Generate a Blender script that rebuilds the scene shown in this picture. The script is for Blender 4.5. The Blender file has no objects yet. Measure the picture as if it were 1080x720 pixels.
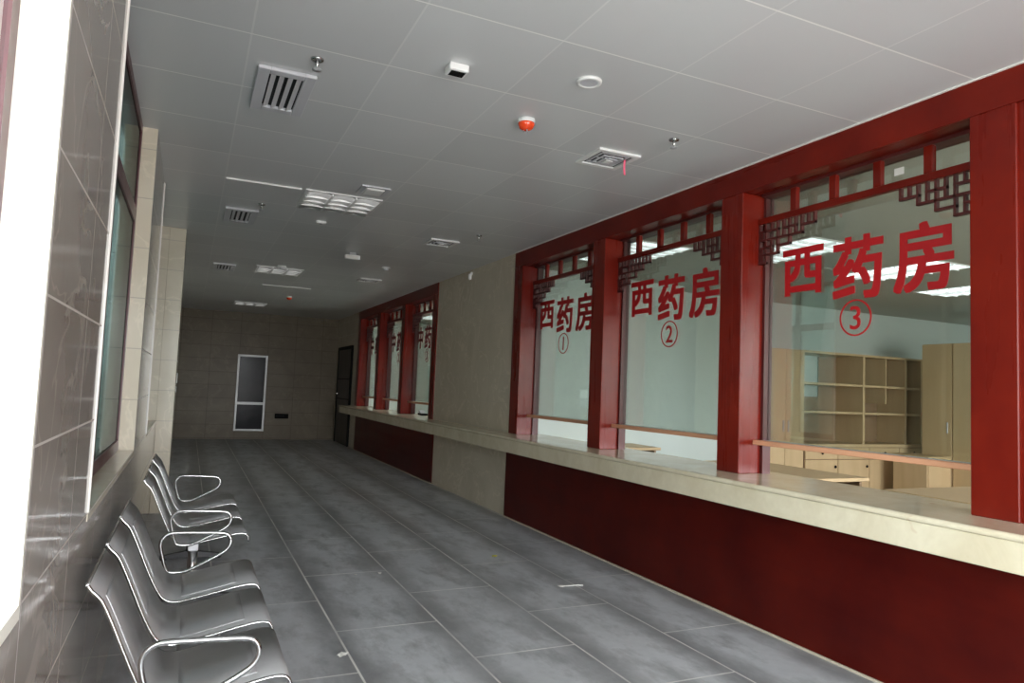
import bpy, bmesh, math, random
from mathutils import Vector, Matrix
random.seed(7)
SC = bpy.context.scene
COL = SC.collection

# ------------------------------------------------------------------ dimensions (metres)
XL, XR, YB, YE, H = -0.265, 3.155, -3.0, 16.8, 2.83      # corridor: left wall, right wall, entrance, end wall, ceiling
XP = 3.14                                                 # face of the red woodwork
XM, XG = 3.285, 3.35                                      # transom plane, glass plane
CZ = 0.885                                                # counter height
PITCH, PW = 1.63, 0.20

# ------------------------------------------------------------------ materials
def newmat(name):
    m = bpy.data.materials.new(name); m.use_nodes = True
    nt = m.node_tree; nt.nodes.clear()
    out = nt.nodes.new('ShaderNodeOutputMaterial')
    return m, nt, out
class N:
    def __init__(s, nt): s.nt = nt
    def n(s, t, **kw):
        nd = s.nt.nodes.new(t)
        for k, v in kw.items(): setattr(nd, k, v)
        return nd
    def l(s, a, b): s.nt.links.new(a, b)
    def val(s, sock, v):
        if hasattr(v, 'node'): s.l(v, sock)
        else: sock.default_value = v
    def math(s, op, a, b=0.0, c=None):
        nd = s.n('ShaderNodeMath', operation=op)
        s.val(nd.inputs[0], a); s.val(nd.inputs[1], b)
        if c is not None: s.val(nd.inputs[2], c)
        return nd.outputs[0]
    def mix(s, f, a, b):
        nd = s.n('ShaderNodeMix', data_type='RGBA')
        s.val(nd.inputs[0], f); s.val(nd.inputs[6], a); s.val(nd.inputs[7], b)
        return nd.outputs[2]
    def noise(s, vec, scale, detail=3.0, rough=0.5, dist=0.0):
        nd = s.n('ShaderNodeTexNoise'); s.l(vec, nd.inputs['Vector'])
        nd.inputs['Scale'].default_value = scale; nd.inputs['Detail'].default_value = detail
        nd.inputs['Roughness'].default_value = rough; nd.inputs['Distortion'].default_value = dist
        return nd.outputs['Fac']
    def ramp(s, f, a, b, lo=0.0, hi=1.0):
        nd = s.n('ShaderNodeMapRange'); s.val(nd.inputs[0], f)
        nd.inputs[1].default_value = a; nd.inputs[2].default_value = b
        nd.inputs[3].default_value = lo; nd.inputs[4].default_value = hi
        return nd.outputs[0]
    def pos(s):
        g = s.n('ShaderNodeNewGeometry'); x = s.n('ShaderNodeSeparateXYZ'); s.l(g.outputs['Position'], x.inputs[0])
        return g.outputs['Position'], x.outputs[0], x.outputs[1], x.outputs[2]
    def comb(s, x, y, z=0.0):
        c = s.n('ShaderNodeCombineXYZ'); s.val(c.inputs[0], x); s.val(c.inputs[1], y); s.val(c.inputs[2], z)
        return c.outputs[0]
    def bsdf(s, out, color, rough=0.5, metal=0.0, spec=0.5, bump=None, bstr=0.1, bdist=0.01):
        p = s.n('ShaderNodeBsdfPrincipled')
        s.val(p.inputs['Base Color'], color); s.val(p.inputs['Roughness'], rough)
        p.inputs['Metallic'].default_value = metal
        p.inputs['Specular IOR Level'].default_value = spec
        if bump is not None:
            b = s.n('ShaderNodeBump'); b.inputs['Strength'].default_value = bstr
            b.inputs['Distance'].default_value = bdist; s.l(bump, b.inputs['Height']); s.l(b.outputs[0], p.inputs['Normal'])
        s.l(p.outputs[0], out.inputs[0]); return p
def c4(r, g, b): return (r, g, b, 1.0)

def plain(name, col, rough=0.5, metal=0.0, var=0.06, scale=8.0, spec=0.5):
    m, nt, out = newmat(name); k = N(nt); P, x, y, z = k.pos()
    f = k.noise(P, scale, 3)
    a = c4(*[c * (1 - var) for c in col]); b = c4(*[min(1, c * (1 + var)) for c in col])
    k.bsdf(out, k.mix(f, a, b), k.ramp(f, 0.2, 0.8, max(0.02, rough - 0.04), rough + 0.04), metal, spec)
    return m

def tilemat(name, uaxis, cola, colb, joint, bw, bh, offset=0.0, rough=0.12, shift=(0, 0), mortar=0.004, vein=0.5, spec=0.5):
    m, nt, out = newmat(name); k = N(nt); P, x, y, z = k.pos()
    u = {'x': x, 'y': y}[uaxis]
    v = k.comb(k.math('ADD', u, shift[0]), k.math('ADD', z, shift[1]))
    br = k.n('ShaderNodeTexBrick', offset=offset, squash=1.0)
    k.l(v, br.inputs['Vector']); br.inputs['Scale'].default_value = 1.0
    br.inputs['Brick Width'].default_value = bw; br.inputs['Row Height'].default_value = bh
    br.inputs['Mortar Size'].default_value = mortar; br.inputs['Mortar Smooth'].default_value = 0.1
    br.inputs['Color1'].default_value = c4(0.35, 0.35, 0.35); br.inputs['Color2'].default_value = c4(0.65, 0.65, 0.65)
    br.inputs['Mortar'].default_value = c4(0, 0, 0)
    cloud = k.noise(P, 1.7, 6, 0.6, 1.2)
    vn = k.math('ABSOLUTE', k.math('SUBTRACT', k.noise(P, 2.3, 4, 0.55, 0.8), 0.5))
    vmask = k.ramp(vn, 0.0, 0.018, vein, 0.0)
    base = k.mix(k.ramp(cloud, 0.3, 0.7), c4(*cola), c4(*colb))
    tint = k.mix(0.16, base, br.outputs['Color'])
    base2 = k.mix(0.10, base, tint)
    base3 = k.mix(vmask, base2, c4(*[min(1, c * 1.5) for c in colb]))
    colr = k.mix(br.outputs['Fac'], base3, c4(*joint))
    inv = k.math('SUBTRACT', 1.0, br.outputs['Fac'])
    r = k.ramp(br.outputs['Fac'], 0, 1, rough, 0.7)
    k.bsdf(out, colr, r, 0.0, spec, inv, 0.25, 0.003)
    return m

M = {}
M['tile_left'] = tilemat('grey_brown_marble_tile', 'y', (0.30, 0.26, 0.225), (0.38, 0.335, 0.295), (0.46, 0.42, 0.38), 0.6, 0.3, rough=0.10, shift=(0.15, 0.0), mortar=0.003)
M['tile_right'] = tilemat('beige_marble_tile', 'y', (0.54, 0.47, 0.365), (0.62, 0.545, 0.43), (0.44, 0.385, 0.30), 0.6, 0.3, rough=0.22, shift=(0.3, 0.0), mortar=0.003, vein=0.25)
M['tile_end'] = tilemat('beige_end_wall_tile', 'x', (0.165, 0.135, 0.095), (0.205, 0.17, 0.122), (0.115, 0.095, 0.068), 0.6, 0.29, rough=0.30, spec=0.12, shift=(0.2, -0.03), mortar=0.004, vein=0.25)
M['tile_jamb'] = tilemat('cream_reveal_tile', 'x', (0.55, 0.49, 0.38), (0.62, 0.56, 0.45), (0.40, 0.36, 0.30), 0.6, 0.3, rough=0.18, mortar=0.003, vein=0.2)
M['white_reveal'] = plain('white_reveal_paint', (0.86, 0.83, 0.74), 0.4, 0, 0.02)
M['trim_white'] = plain('white_tile_trim', (0.72, 0.70, 0.66), 0.3)
M['wall_pale'] = plain('pale_grey_green_wall_paint', (0.56, 0.625, 0.59), 0.6, 0, 0.02)
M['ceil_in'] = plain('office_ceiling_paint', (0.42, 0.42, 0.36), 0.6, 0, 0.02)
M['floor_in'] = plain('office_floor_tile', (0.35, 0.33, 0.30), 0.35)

def floor_mat():
    m, nt, out = newmat('grey_stone_floor_tile'); k = N(nt); P, x, y, z = k.pos()
    v = k.comb(k.math('ADD', y, 1.16 * 4 - 3.35 + 1.16 * 2 + 0.58), k.math('ADD', x, 0.58 * 4 - 0.235), 0)
    br = k.n('ShaderNodeTexBrick', offset=0.5, squash=1.0, offset_frequency=2)
    k.l(v, br.inputs['Vector']); br.inputs['Scale'].default_value = 1.0
    br.inputs['Brick Width'].default_value = 1.16; br.inputs['Row Height'].default_value = 0.58
    br.inputs['Mortar Size'].default_value = 0.0065; br.inputs['Mortar Smooth'].default_value = 0.3
    br.inputs['Color1'].default_value = c4(0.40, 0.40, 0.40); br.inputs['Color2'].default_value = c4(0.60, 0.60, 0.60)
    # worn dusty patches: mid of each tile is dustier, edges darker and damp looking
    S = k.comb(k.math('MULTIPLY', x, 1.25), k.math('MULTIPLY', y, 0.55), z); n1 = k.noise(S, 2.6, 7, 0.62, 0.2); n2 = k.noise(P, 14, 5, 0.65); n3 = k.noise(P, 0.8, 3, 0.5)
    xs = k.math('FRACT', k.math('DIVIDE', k.math('ADD', x, 0.58 * 4 - 0.235), 0.58))
    edge = k.math('ABSOLUTE', k.math('SUBTRACT', xs, 0.5))           # 0 mid, .5 edge
    e = k.ramp(k.math('ADD', edge, k.math('MULTIPLY', k.math('SUBTRACT', n1, 0.5), 0.8)), 0.20, 0.50)
    dark = k.mix(n2, c4(0.180, 0.184, 0.194), c4(0.270, 0.274, 0.286))
    lite = k.mix(n2, c4(0.470, 0.486, 0.515), c4(0.640, 0.655, 0.685))
    base = k.mix(e, lite, dark)
    base = k.mix(k.ramp(k.noise(S, 4.2, 7, 0.68, 0.1), 0.47, 0.66, 0.0, 0.7), base, dark)
    base = k.mix(k.ramp(n3, 0.35, 0.7, 0.0, 0.3), base, dark)
    tint = k.mix(0.12, base, br.outputs['Color'])
    jn = k.ramp(n1, 0.38, 0.60, 0.45, 1.0)
    colr = k.mix(k.math('MULTIPLY', br.outputs['Fac'], jn), tint, c4(0.80, 0.79, 0.76))
    r = k.ramp(e, 0, 1, 0.46, 0.33)
    k.bsdf(out, colr, r, 0.0, 0.35, n2, 0.05, 0.001)
    return m
M['floor'] = floor_mat()

def ceil_mat():
    m, nt, out = newmat('white_metal_ceiling_panel'); k = N(nt); P, x, y, z = k.pos()
    def line(c, o):
        f = k.math('FRACT', k.math('DIVIDE', k.math('ADD', c, o), 0.6))
        d = k.math('ABSOLUTE', k.math('SUBTRACT', f, 0.5))
        return k.ramp(d, 0.4915, 0.4945)
    lx = line(x, 0.6 - 0.15); ly = line(y, 6.0 - 0.15)
    ln = k.math('MAXIMUM', k.math('MULTIPLY', lx, 0.36), ly)
    ix = k.math('FLOOR', k.math('DIVIDE', k.math('ADD', x, 0.45), 0.6)); iy = k.math('FLOOR', k.math('DIVIDE', k.math('ADD', y, 5.85), 0.6))
    w = k.n('ShaderNodeTexWhiteNoise', noise_dimensions='2D'); k.l(k.comb(ix, iy), w.inputs['Vector'])
    base = k.mix(w.outputs['Value'], c4(0.575, 0.585, 0.59), c4(0.635, 0.645, 0.65))
    colr = k.mix(ln, base, c4(0.86, 0.86, 0.84))
    wob = k.noise(P, 1.2, 2)
    k.bsdf(out, colr, 0.30, 0.0, 0.55, wob, 0.06, 0.02)
    return m
M['ceiling'] = ceil_mat()

def wood(name, ca, cb, rough, scale=1.0, axis='z', spec=0.5, blotch=0.4):
    m, nt, out = newmat(name); k = N(nt); P, x, y, z = k.pos()
    s = {'z': (14, 14, 1.0), 'y': (14, 1.0, 14), 'x': (1.0, 14, 14)}[axis]
    v = k.comb(k.math('MULTIPLY', x, s[0] * scale), k.math('MULTIPLY', y, s[1] * scale), k.math('MULTIPLY', z, s[2] * scale))
    g = k.noise(v, 1.0, 5, 0.6, 0.4); big = k.noise(P, 2.2, 4, 0.6)
    f = k.math('ADD', k.math('MULTIPLY', g, 1 - blotch), k.math('MULTIPLY', big, blotch))
    k.bsdf(out, k.mix(k.ramp(f, 0.34, 0.66), c4(*ca), c4(*cb)), k.ramp(g, 0.3, 0.7, rough, rough + 0.08), 0.0, spec)
    return m
M['red'] = wood('red_lacquered_wood', (0.105, 0.0045, 0.0022), (0.175, 0.011, 0.004), 0.24, 0.6, spec=0.26, blotch=0.75)
M['red_h'] = wood('red_lacquered_wood_beam', (0.095, 0.0045, 0.0022), (0.160, 0.010, 0.004), 0.26, 0.6, axis='y', spec=0.22, blotch=0.75)
M['panel'] = wood('dark_red_lacquered_panel', (0.045, 0.0025, 0.002), (0.085, 0.006, 0.003), 0.30, 0.4, axis='y', spec=0.14, blotch=0.7)
M['lattice'] = wood('dark_brown_red_lattice', (0.055, 0.008, 0.007), (0.085, 0.012, 0.010), 0.4)
M['maroon'] = plain('maroon_window_frame', (0.075, 0.012, 0.018), 0.35)
M['rail'] = wood('natural_wood_rail', (0.55, 0.26, 0.15), (0.66, 0.34, 0.20), 0.45, axis='y')
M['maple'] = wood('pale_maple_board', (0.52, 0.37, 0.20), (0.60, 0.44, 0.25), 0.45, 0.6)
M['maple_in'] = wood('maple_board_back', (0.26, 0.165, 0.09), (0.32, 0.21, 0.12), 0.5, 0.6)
def stone_mat():
    m, nt, out = newmat('cream_counter_marble'); k = N(nt); P, x, y, z = k.pos()
    a = k.noise(P, 3, 6, 0.6, 1.0); b = k.noise(P, 28, 3)
    base = k.mix(k.ramp(a, 0.35, 0.65), c4(0.60, 0.52, 0.37), c4(0.70, 0.63, 0.48))
    spot = k.ramp(k.noise(P, 9, 2), 0.71, 0.76, 0.0, 0.5)
    colr = k.mix(spot, k.mix(k.ramp(b, 0.3, 0.7, 0, 0.2), base, c4(0.5, 0.42, 0.3)), c4(0.46, 0.27, 0.16))
    k.bsdf(out, colr, 0.16, 0, 0.5)
    return m
M['stone'] = stone_mat()
M['letter_red'] = plain('red_vinyl_lettering', (0.40, 0.005, 0.008), 0.5, 0, 0.02)
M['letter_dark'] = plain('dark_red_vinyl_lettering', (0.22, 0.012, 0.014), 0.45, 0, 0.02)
M['steel'] = plain('brushed_dark_steel', (0.47, 0.47, 0.48), 0.40, 0.7, 0.05, 30)
M['steel_pad'] = plain('brushed_dark_steel_inset', (0.41, 0.41, 0.42), 0.36, 0.7, 0.05, 30)
M['shaded_steel'] = plain('steel_darkened_as_shade', (0.05, 0.05, 0.052), 0.5, 0.3, 0.05)  # foot bars: the shade under the seats is put into this dark colour
M['chrome'] = plain('polished_chrome', (0.50, 0.50, 0.50), 0.20, 1.0, 0.02)
M['alu'] = plain('anodised_aluminium', (0.46, 0.46, 0.46), 0.4, 0.3, 0.03)
M['white_plastic'] = plain('white_plastic', (0.78, 0.78, 0.77), 0.35, 0, 0.02)
M['vent_grey'] = plain('grey_white_vent_paint', (0.56, 0.56, 0.59), 0.4, 0, 0.02)
M['black'] = plain('black_plastic', (0.010, 0.010, 0.010), 0.5, 0, 0.1, 8.0, 0.04)
M['duct'] = plain('dark_duct_interior', (0.02, 0.02, 0.022), 0.8)
M['louvre'] = plain('bright_louvre_aluminium', (0.88, 0.88, 0.88), 0.40, 0.2, 0.02)
M['grey'] = plain('grey_enamel', (0.35, 0.36, 0.37), 0.4)
M['dark_door'] = wood('dark_stained_door_panel', (0.045, 0.036, 0.028), (0.065, 0.052, 0.040), 0.3, spec=0.15)
M['yellow'] = plain('yellow_scrap', (0.55, 0.50, 0.04), 0.6)
M['paper'] = plain('white_paper_scrap', (0.75, 0.74, 0.70), 0.8)
M['pink'] = plain('pink_ribbon', (0.80, 0.13, 0.22), 0.6)
def red_dome():
    m, nt, out = newmat('orange_red_dome'); k = N(nt)
    p = k.bsdf(out, c4(0.85, 0.07, 0.015), 0.22); p.inputs['Transmission Weight'].default_value = 0.0
    p.inputs['Coat Weight'].default_value = 0.4
    return m
M['dome'] = red_dome()
def glass(name, tint, refl=1.0, rough=0.0, tex=0.0):
    m, nt, out = newmat(name); k = N(nt)
    t = k.n('ShaderNodeBsdfTransparent'); t.inputs[0].default_value = c4(*tint)
    g = k.n('ShaderNodeBsdfGlossy'); g.inputs['Roughness'].default_value = rough; g.inputs['Color'].default_value = c4(0.9, 0.95, 0.92)
    fr = k.n('ShaderNodeFresnel'); fr.inputs[0].default_value = 1.5
    mx = k.n('ShaderNodeMixShader'); k.l(k.math('MULTIPLY', fr.outputs[0], refl), mx.inputs[0])
    k.l(t.outputs[0], mx.inputs[1]); k.l(g.outputs[0], mx.inputs[2]); k.l(mx.outputs[0], out.inputs[0])
    return m
M['glass'] = glass('clear_service_glass', (0.90, 0.94, 0.92), 0.55)
M['glass_win'] = glass('tinted_window_glass', (0.100, 0.122, 0.117), 0.30, 0.05)
M['glass_clear'] = glass('clear_window_glass', (0.80, 0.84, 0.83), 0.6)
M['glass_dark'] = plain('dark_cabinet_glass', (0.030, 0.030, 0.034), 0.12, 0, 0.6, 3.0, 0.05)
def emit(name, col, st):
    m, nt, out = newmat(name); k = N(nt)
    e = k.n('ShaderNodeEmission'); e.inputs[0].default_value = c4(*col); e.inputs[1].default_value = st
    k.l(e.outputs[0], out.inputs[0]); return m
M['lamp'] = emit('fluorescent_tube_light', (0.93, 0.98, 1.0), 2.2)

# ------------------------------------------------------------------ mesh builder
class MB:
    def __init__(s): s.bm = bmesh.new(); s.smooth = []
    def box(s, x0, x1, y0, y1, z0, z1, bev=0.0, seg=1):
        r = bmesh.ops.create_cube(s.bm, size=1.0)
        vs = r['verts']
        for v in vs:
            v.co = Vector(((x0 + x1) / 2 + v.co.x * (x1 - x0), (y0 + y1) / 2 + v.co.y * (y1 - y0), (z0 + z1) / 2 + v.co.z * (z1 - z0)))
        if bev > 0:
            es = list({e for v in vs for e in v.link_edges})
            bmesh.ops.bevel(s.bm, geom=es, offset=bev, segments=seg, affect='EDGES', profile=0.5)
        return s
    def obox(s, c, size, rot, bev=0.0):
        r = bmesh.ops.create_cube(s.bm, size=1.0); vs = r['verts']
        if bev > 0:
            pass
        mt = Matrix.Translation(Vector(c)) @ rot.to_4x4() @ Matrix.Diagonal((*size, 1.0))
        for v in vs: v.co = mt @ v.co
        if bev > 0:
            es = list({e for v in vs for e in v.link_edges})
            bmesh.ops.bevel(s.bm, geom=es, offset=bev, segments=1, affect='EDGES')
        return s
    def prism(s, pts, axis, a, b):
        """extrude a closed 2D outline; axis 'y': pts=(x,z), 'x': pts=(y,z), 'z': pts=(x,y)"""
        def P(p, t): return {'y': (p[0], t, p[1]), 'x': (t, p[0], p[1]), 'z': (p[0], p[1], t)}[axis]
        A = [s.bm.verts.new(P(p, a)) for p in pts]; B = [s.bm.verts.new(P(p, b)) for p in pts]
        n = len(pts)
        f = [s.bm.faces.new(A), s.bm.faces.new(B[::-1])]
        for i in range(n): f.append(s.bm.faces.new((A[i], B[i], B[(i + 1) % n], A[(i + 1) % n])))
        return s
    def tube(s, pts, r, n=10, closed=False):
        pts = [Vector(p) for p in pts]; rings = []; up = Vector((0, 0, 1)); N_ = len(pts)
        prev = None
        for i, p in enumerate(pts):
            if closed: t = (pts[(i + 1) % N_] - pts[i - 1])
            else: t = pts[min(i + 1, N_ - 1)] - pts[max(i - 1, 0)]
            t.normalize()
            if prev is None:
                a = Vector((0, 1, 0)) if abs(t.y) < 0.9 else Vector((1, 0, 0))
                u = t.cross(a).normalized()
            else:
                u = (prev - t * prev.dot(t)).normalized()
            prev = u; w = t.cross(u)
            rings.append([s.bm.verts.new(p + r * (math.cos(2 * math.pi * k / n) * u + math.sin(2 * math.pi * k / n) * w)) for k in range(n)])
        m = N_ if closed else N_ - 1
        for i in range(m):
            A = rings[i]; B = rings[(i + 1) % N_]
            for k in range(n):
                f = s.bm.faces.new((A[k], A[(k + 1) % n], B[(k + 1) % n], B[k])); f.smooth = True
        if not closed:
            s.bm.faces.new(rings[0][::-1]); s.bm.faces.new(rings[-1])
        return s
    def lathe(s, prof, c=(0, 0, 0), n=24, axis='z'):
        """prof = list of (r, h) from top to bottom"""
        rings = []
        for r, h in prof:
            ring = []
            for k in range(n):
                a = 2 * math.pi * k / n
                if axis == 'z': q = (r * math.cos(a), r * math.sin(a), h)
                elif axis == 'x': q = (h, r * math.cos(a), r * math.sin(a))
                else: q = (r * math.sin(a), h, r * math.cos(a))
                ring.append(s.bm.verts.new(Vector(c) + Vector(q)))
            rings.append(ring)
        for A, B in zip(rings, rings[1:]):
            for k in range(n):
                f = s.bm.faces.new((A[k], A[(k + 1) % n], B[(k + 1) % n], B[k])); f.smooth = True
        s.bm.faces.new(rings[0][::-1]); s.bm.faces.new(rings[-1])
        return s
    def build(s, name, mat, parent=None, loc=(0, 0, 0)):
        bmesh.ops.recalc_face_normals(s.bm, faces=s.bm.faces[:])
        me = bpy.data.meshes.new(name); s.bm.to_mesh(me); s.bm.free()
        me.materials.append(mat)
        o = bpy.data.objects.new(name, me); COL.objects.link(o); o.location = loc
        if parent is not None: o.parent = parent
        return o
def box(name, mat, parent, *a, **k): return MB().box(*a, **k).build(name, mat, parent)
def thing(name, label, cat, loc=(0, 0, 0), group=None, rz=0.0):
    o = bpy.data.objects.new(name, None); COL.objects.link(o); o.location = loc; o.rotation_euler = (0, 0, rz)
    o.empty_display_size = 0.1
    return tag(o, label, cat, group)
def tag(o, label, cat, group=None):
    o['label'] = label; o['category'] = cat
    if group: o['group'] = group
    return o
def struct(o): o['kind'] = 'structure'; return o
def lab(o, t): o['label'] = t; return o
def copy_tree(o, parent=None):
    c = o.copy(); COL.objects.link(c)
    if parent is not None: c.parent = parent
    for ch in list(o.children): copy_tree(ch, c)
    return c

# ------------------------------------------------------------------ the shell
struct(box('floor', M['floor'], None, -0.6, XR + 0.05, YB, YE + 0.1, -0.12, 0.0))
struct(box('ceiling', M['ceiling'], None, XL - 0.2, XR + 0.03, YB, YE + 0.1, H, H + 0.1))
# left wall with three window openings: near, middle, far, each from the sill to the ceiling
SILL = 0.905
XO = -0.43
WIN = [(-0.4, 1.63), (2.62, 4.70), (6.0, 7.75)]
mb = MB()
mb.box(XO, XL, YB, YE + 0.1, -0.0, SILL - 0.03)
segs = [(YB, -0.4), (1.63, 2.62), (4.70, 6.0), (7.75, YE + 0.1)]
for a, b in segs: mb.box(XO, XL, a, b, SILL - 0.03, H)
struct(mb.build('wall_left', M['tile_left']))
# cream reveals, sills and white corner trims round the openings
struct(box('trim_1', M['tile_jamb'], None, -0.425, XL + 0.002, WIN[1][0], WIN[1][1], SILL - 0.03, SILL))
struct(box('trim_8', M['tile_jamb'], None, -0.425, XL + 0.002, WIN[2][0], WIN[2][1], SILL - 0.03, SILL))
struct(box('trim_9', M['white_reveal'], None, -0.425, XL + 0.002, WIN[0][0], WIN[0][1], SILL - 0.03, SILL))
mb = MB()
for a, b in WIN[1:]:
    mb.box(-0.43, XL + 0.001, b - 0.012, b, SILL, H)
struct(mb.build('trim_2', M['tile_jamb']))
struct(box('trim_3', M['white_reveal'], None, -0.43, XL + 0.002, 1.612, 1.630, SILL, H))
mb = MB()
for y in (2.62, 6.0): mb.box(XL - 0.004, XL + 0.006, y - 0.012, y, SILL, H)
struct(mb.build('trim_4', M['trim_white']))
# pilaster beyond the far window
struct(box('trim_5', M['tile_jamb'], None, XL, -0.115, 7.75, 8.35, 0, H, bev=0.004))

def window(n, a, b, mat_glass, zt=2.28):
    x0, x1 = -0.39, -0.345
    mb = MB(); st = 0.055; mid = (a + b) / 2 - 0.22
    mb.box(x0, x1, a, a + st, SILL, H); mb.box(x0, x1, b - st, b, SILL, H)
    mb.box(x0, x1, a + st, b - st, SILL, SILL + 0.06); mb.box(x0, x1, a + st, b - st, H - 0.05, H)
    mb.box(x0, x1, a + st, b - st, zt - 0.04, zt + 0.04)
    mb.box(x0 + 0.01, x1 + 0.003, mid - 0.05, mid + 0.05, SILL + 0.06, zt - 0.04)
    mb.box(x0, x1, mid - 0.035, mid + 0.035, zt + 0.04, H - 0.05)
    w = struct(mb.build('window_%d' % n, M['maroon']))
    box('pane', mat_glass, w, -0.358, -0.352, a + st, b - st, SILL + 0.06, zt - 0.04)
    box('pane', mat_glass, w, -0.358, -0.352, a + st, b - st, zt + 0.04, H - 0.05)
    return w
window(1, -0.4, 1.612, M['glass_clear'])
window(2, 2.62, 4.688, M['glass_win'])
window(3, 6.0, 7.738, M['glass_win'])

# end wall
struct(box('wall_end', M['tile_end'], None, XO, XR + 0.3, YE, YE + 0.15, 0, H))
# right wall: solid piers, parapet below the counter; openings for the two rows of service windows
ROW = [(1.78, 6.87), (9.465, 14.555)]
struct(box('wall_right_parapet', M['tile_right'], None, XR + 0.001, XR + 0.24, YB, YE, 0, CZ - 0.155))
for nm, ya, yb in (('near', YB, ROW[0][0]), ('middle', ROW[0][1], ROW[1][0]), ('far', ROW[1][1], YE)):
    struct(box('wall_right_' + nm, M['red'] if nm == 'near' else M['tile_right'], None, XR, XR + 0.24, ya, yb, CZ - 0.155, H))
# entrance wall behind, open to daylight
mb = MB()
mb.box(XO, 0.1, YB - 0.2, YB, 0, H); mb.box(2.95, XR + 0.24, YB - 0.2, YB, 0, H); mb.box(0.1, 2.95, YB - 0.2, YB, 2.6, H)
struct(mb.build('wall_back', M['tile_end']))
# thin pale bead along the top of the red beams and along the foot of the panels
mb = MB(); mb.box(XP - 0.010, XP + 0.02, YB, ROW[0][1], H - 0.007, H + 0.002)
struct(mb.build('trim_6', M['trim_white']))
mb = MB()
for a, b in ((YB, 6.905), (9.39, 14.4)): mb.box(XP - 0.008, XP + 0.01, a, b, 0.0, 0.012)
struct(mb.build('trim_7', M['tile_right']))
# dark door on the right wall past the end of the counter
d = struct(box('door_1', M['dark_door'], None, XR - 0.022, XR + 0.01, 15.08, 16.42, 0.0, 2.08, bev=0.004))
mb = MB(); mb.box(XR - 0.035, XR + 0.005, 15.0, 15.08, 0, 2.15); mb.box(XR - 0.035, XR + 0.005, 16.42, 16.50, 0, 2.15); mb.box(XR - 0.035, XR + 0.005, 15.08, 16.42, 2.08, 2.15)
mb.build('door_frame', M['black'], d)
mb = MB()
for z in (1.42, 0.98): mb.box(XR - 0.028, XR - 0.02, 15.12, 16.38, z, z + 0.02)
mb.build('door_rail', M['black'], d)
MB().tube([(XR - 0.022, 16.3, 1.1), (XR - 0.07, 16.3, 1.1), (XR - 0.07, 16.2, 1.1)], 0.012).build('door_handle', M['chrome'], d)

# ------------------------------------------------------------------ pharmacy rooms behind the glass
PZ = 2.70
struct(box('wall_inner_partition', M['wall_pale'], None, XR + 0.24, 5.46, 6.92, 7.42, 0, PZ + 0.1))
struct(box('wall_inner_end', M['wall_pale'], None, 5.46, 11.8, 7.3, 7.42, 0, PZ + 0.1))
struct(box('wall_inner_far', M['wall_pale'], None, 11.65, 11.8, -1.5, 7.3, 0, PZ + 0.1))
mb = MB(); mb.box(XR + 0.24, 11.8, -1.65, -1.5, 0, 0.9); mb.box(XR + 0.24, 11.8, -1.65, -1.5, 2.45, PZ + 0.1)
for a, b in ((XR + 0.24, 3.9), (6.3, 6.6), (9.2, 11.8)): mb.box(a, b, -1.65, -1.5, 0.9, 2.45)  # unseen window openings, added to brighten the pharmacy
struct(mb.build('wall_inner_near', M['wall_pale']))
struct(box('wall_inner_side', M['wall_pale'], None, XR + 0.24, 5.6, 14.75, 14.9, 0, PZ + 0.1))
mb = MB(); mb.box(5.6, 5.75, 7.42, 14.9, 0, 0.9); mb.box(5.6, 5.75, 7.42, 14.9, 2.45, PZ + 0.1); mb.box(5.6, 5.75, 7.42, 9.6, 0.9, 2.45); mb.box(5.6, 5.75, 13.6, 14.9, 0.9, 2.45)  # unseen opening in this wall, added to brighten the distant room
struct(mb.build('wall_inner_rear', M['wall_pale']))
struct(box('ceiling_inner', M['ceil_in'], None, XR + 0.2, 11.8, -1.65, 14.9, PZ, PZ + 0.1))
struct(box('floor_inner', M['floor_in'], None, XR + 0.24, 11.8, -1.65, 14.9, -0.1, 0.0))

# ------------------------------------------------------------------ red joinery
PN = ['first red wooden pillar, nearest the camera at the right edge of the photo',
      'second red wooden pillar, between the windows numbered 2 and 3',
      'third red wooden pillar, between the windows numbered 1 and 2',
      'red wooden pillar closing the near window row beside the beige tiled wall']
PF = ['red wooden pillar of the distant window row next to the beige tiled wall',
      'red wooden pillar between the first and second windows of the distant row',
      'red wooden pillar between the second and last windows of the distant row',
      'last red wooden pillar, closing the distant window row by the dark door']
HZ = 2.665                                               # underside of the header beam
base_pil = None
for r, (ya, yb) in enumerate(ROW):
    for i in range(4):
        y = ya + i * PITCH
        if base_pil is None:
            base_pil = thing('wooden_pillar', '', 'pillar', (XP, y, CZ))
            box('shaft', M['red'], base_pil, 0, 0.205, 0, PW, 0, HZ - CZ, bev=0.004)
            p = base_pil
        else:
            p = copy_tree(base_pil); p.location = (XP, y, CZ)
        p['label'] = (PN, PF)[r][i]; p['group'] = ('pillars of the near window row', 'pillars of the distant window row')[r]
# header beams: board on the face, soffit behind it
for r, (ya, yb) in enumerate(ROW):
    a = YB + 0.01 if r == 0 else ya
    t = thing('header_beam', ('long red wooden beam over the near row of service windows', 'red wooden beam over the distant row of service windows')[r], 'beam', (XP, a, HZ))
    box('fascia_board', M['red_h'], t, 0, 0.022, 0, yb - a, 0, H - 0.002 - HZ, bev=0.003)
    box('soffit_board', M['red_h'], t, 0.022, 0.215, max(0, ya - a), yb - a, 0.0, 0.03)
# pillar nearer than the first one is tiled wall clad in red panel
# panels below the counter
for (a, b, l) in ((YB + 0.01, 6.905, 'long dark red lacquered panel below the counter, under the near windows'),
                  (9.39, 14.4, 'dark red panel below the counter, under the distant windows')):
    t = tag(MB().box(XP, XR, a, b, 0.012, CZ - 0.15, 0.002).build('counter_front_panel', M['panel']), l, 'panel')

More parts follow.
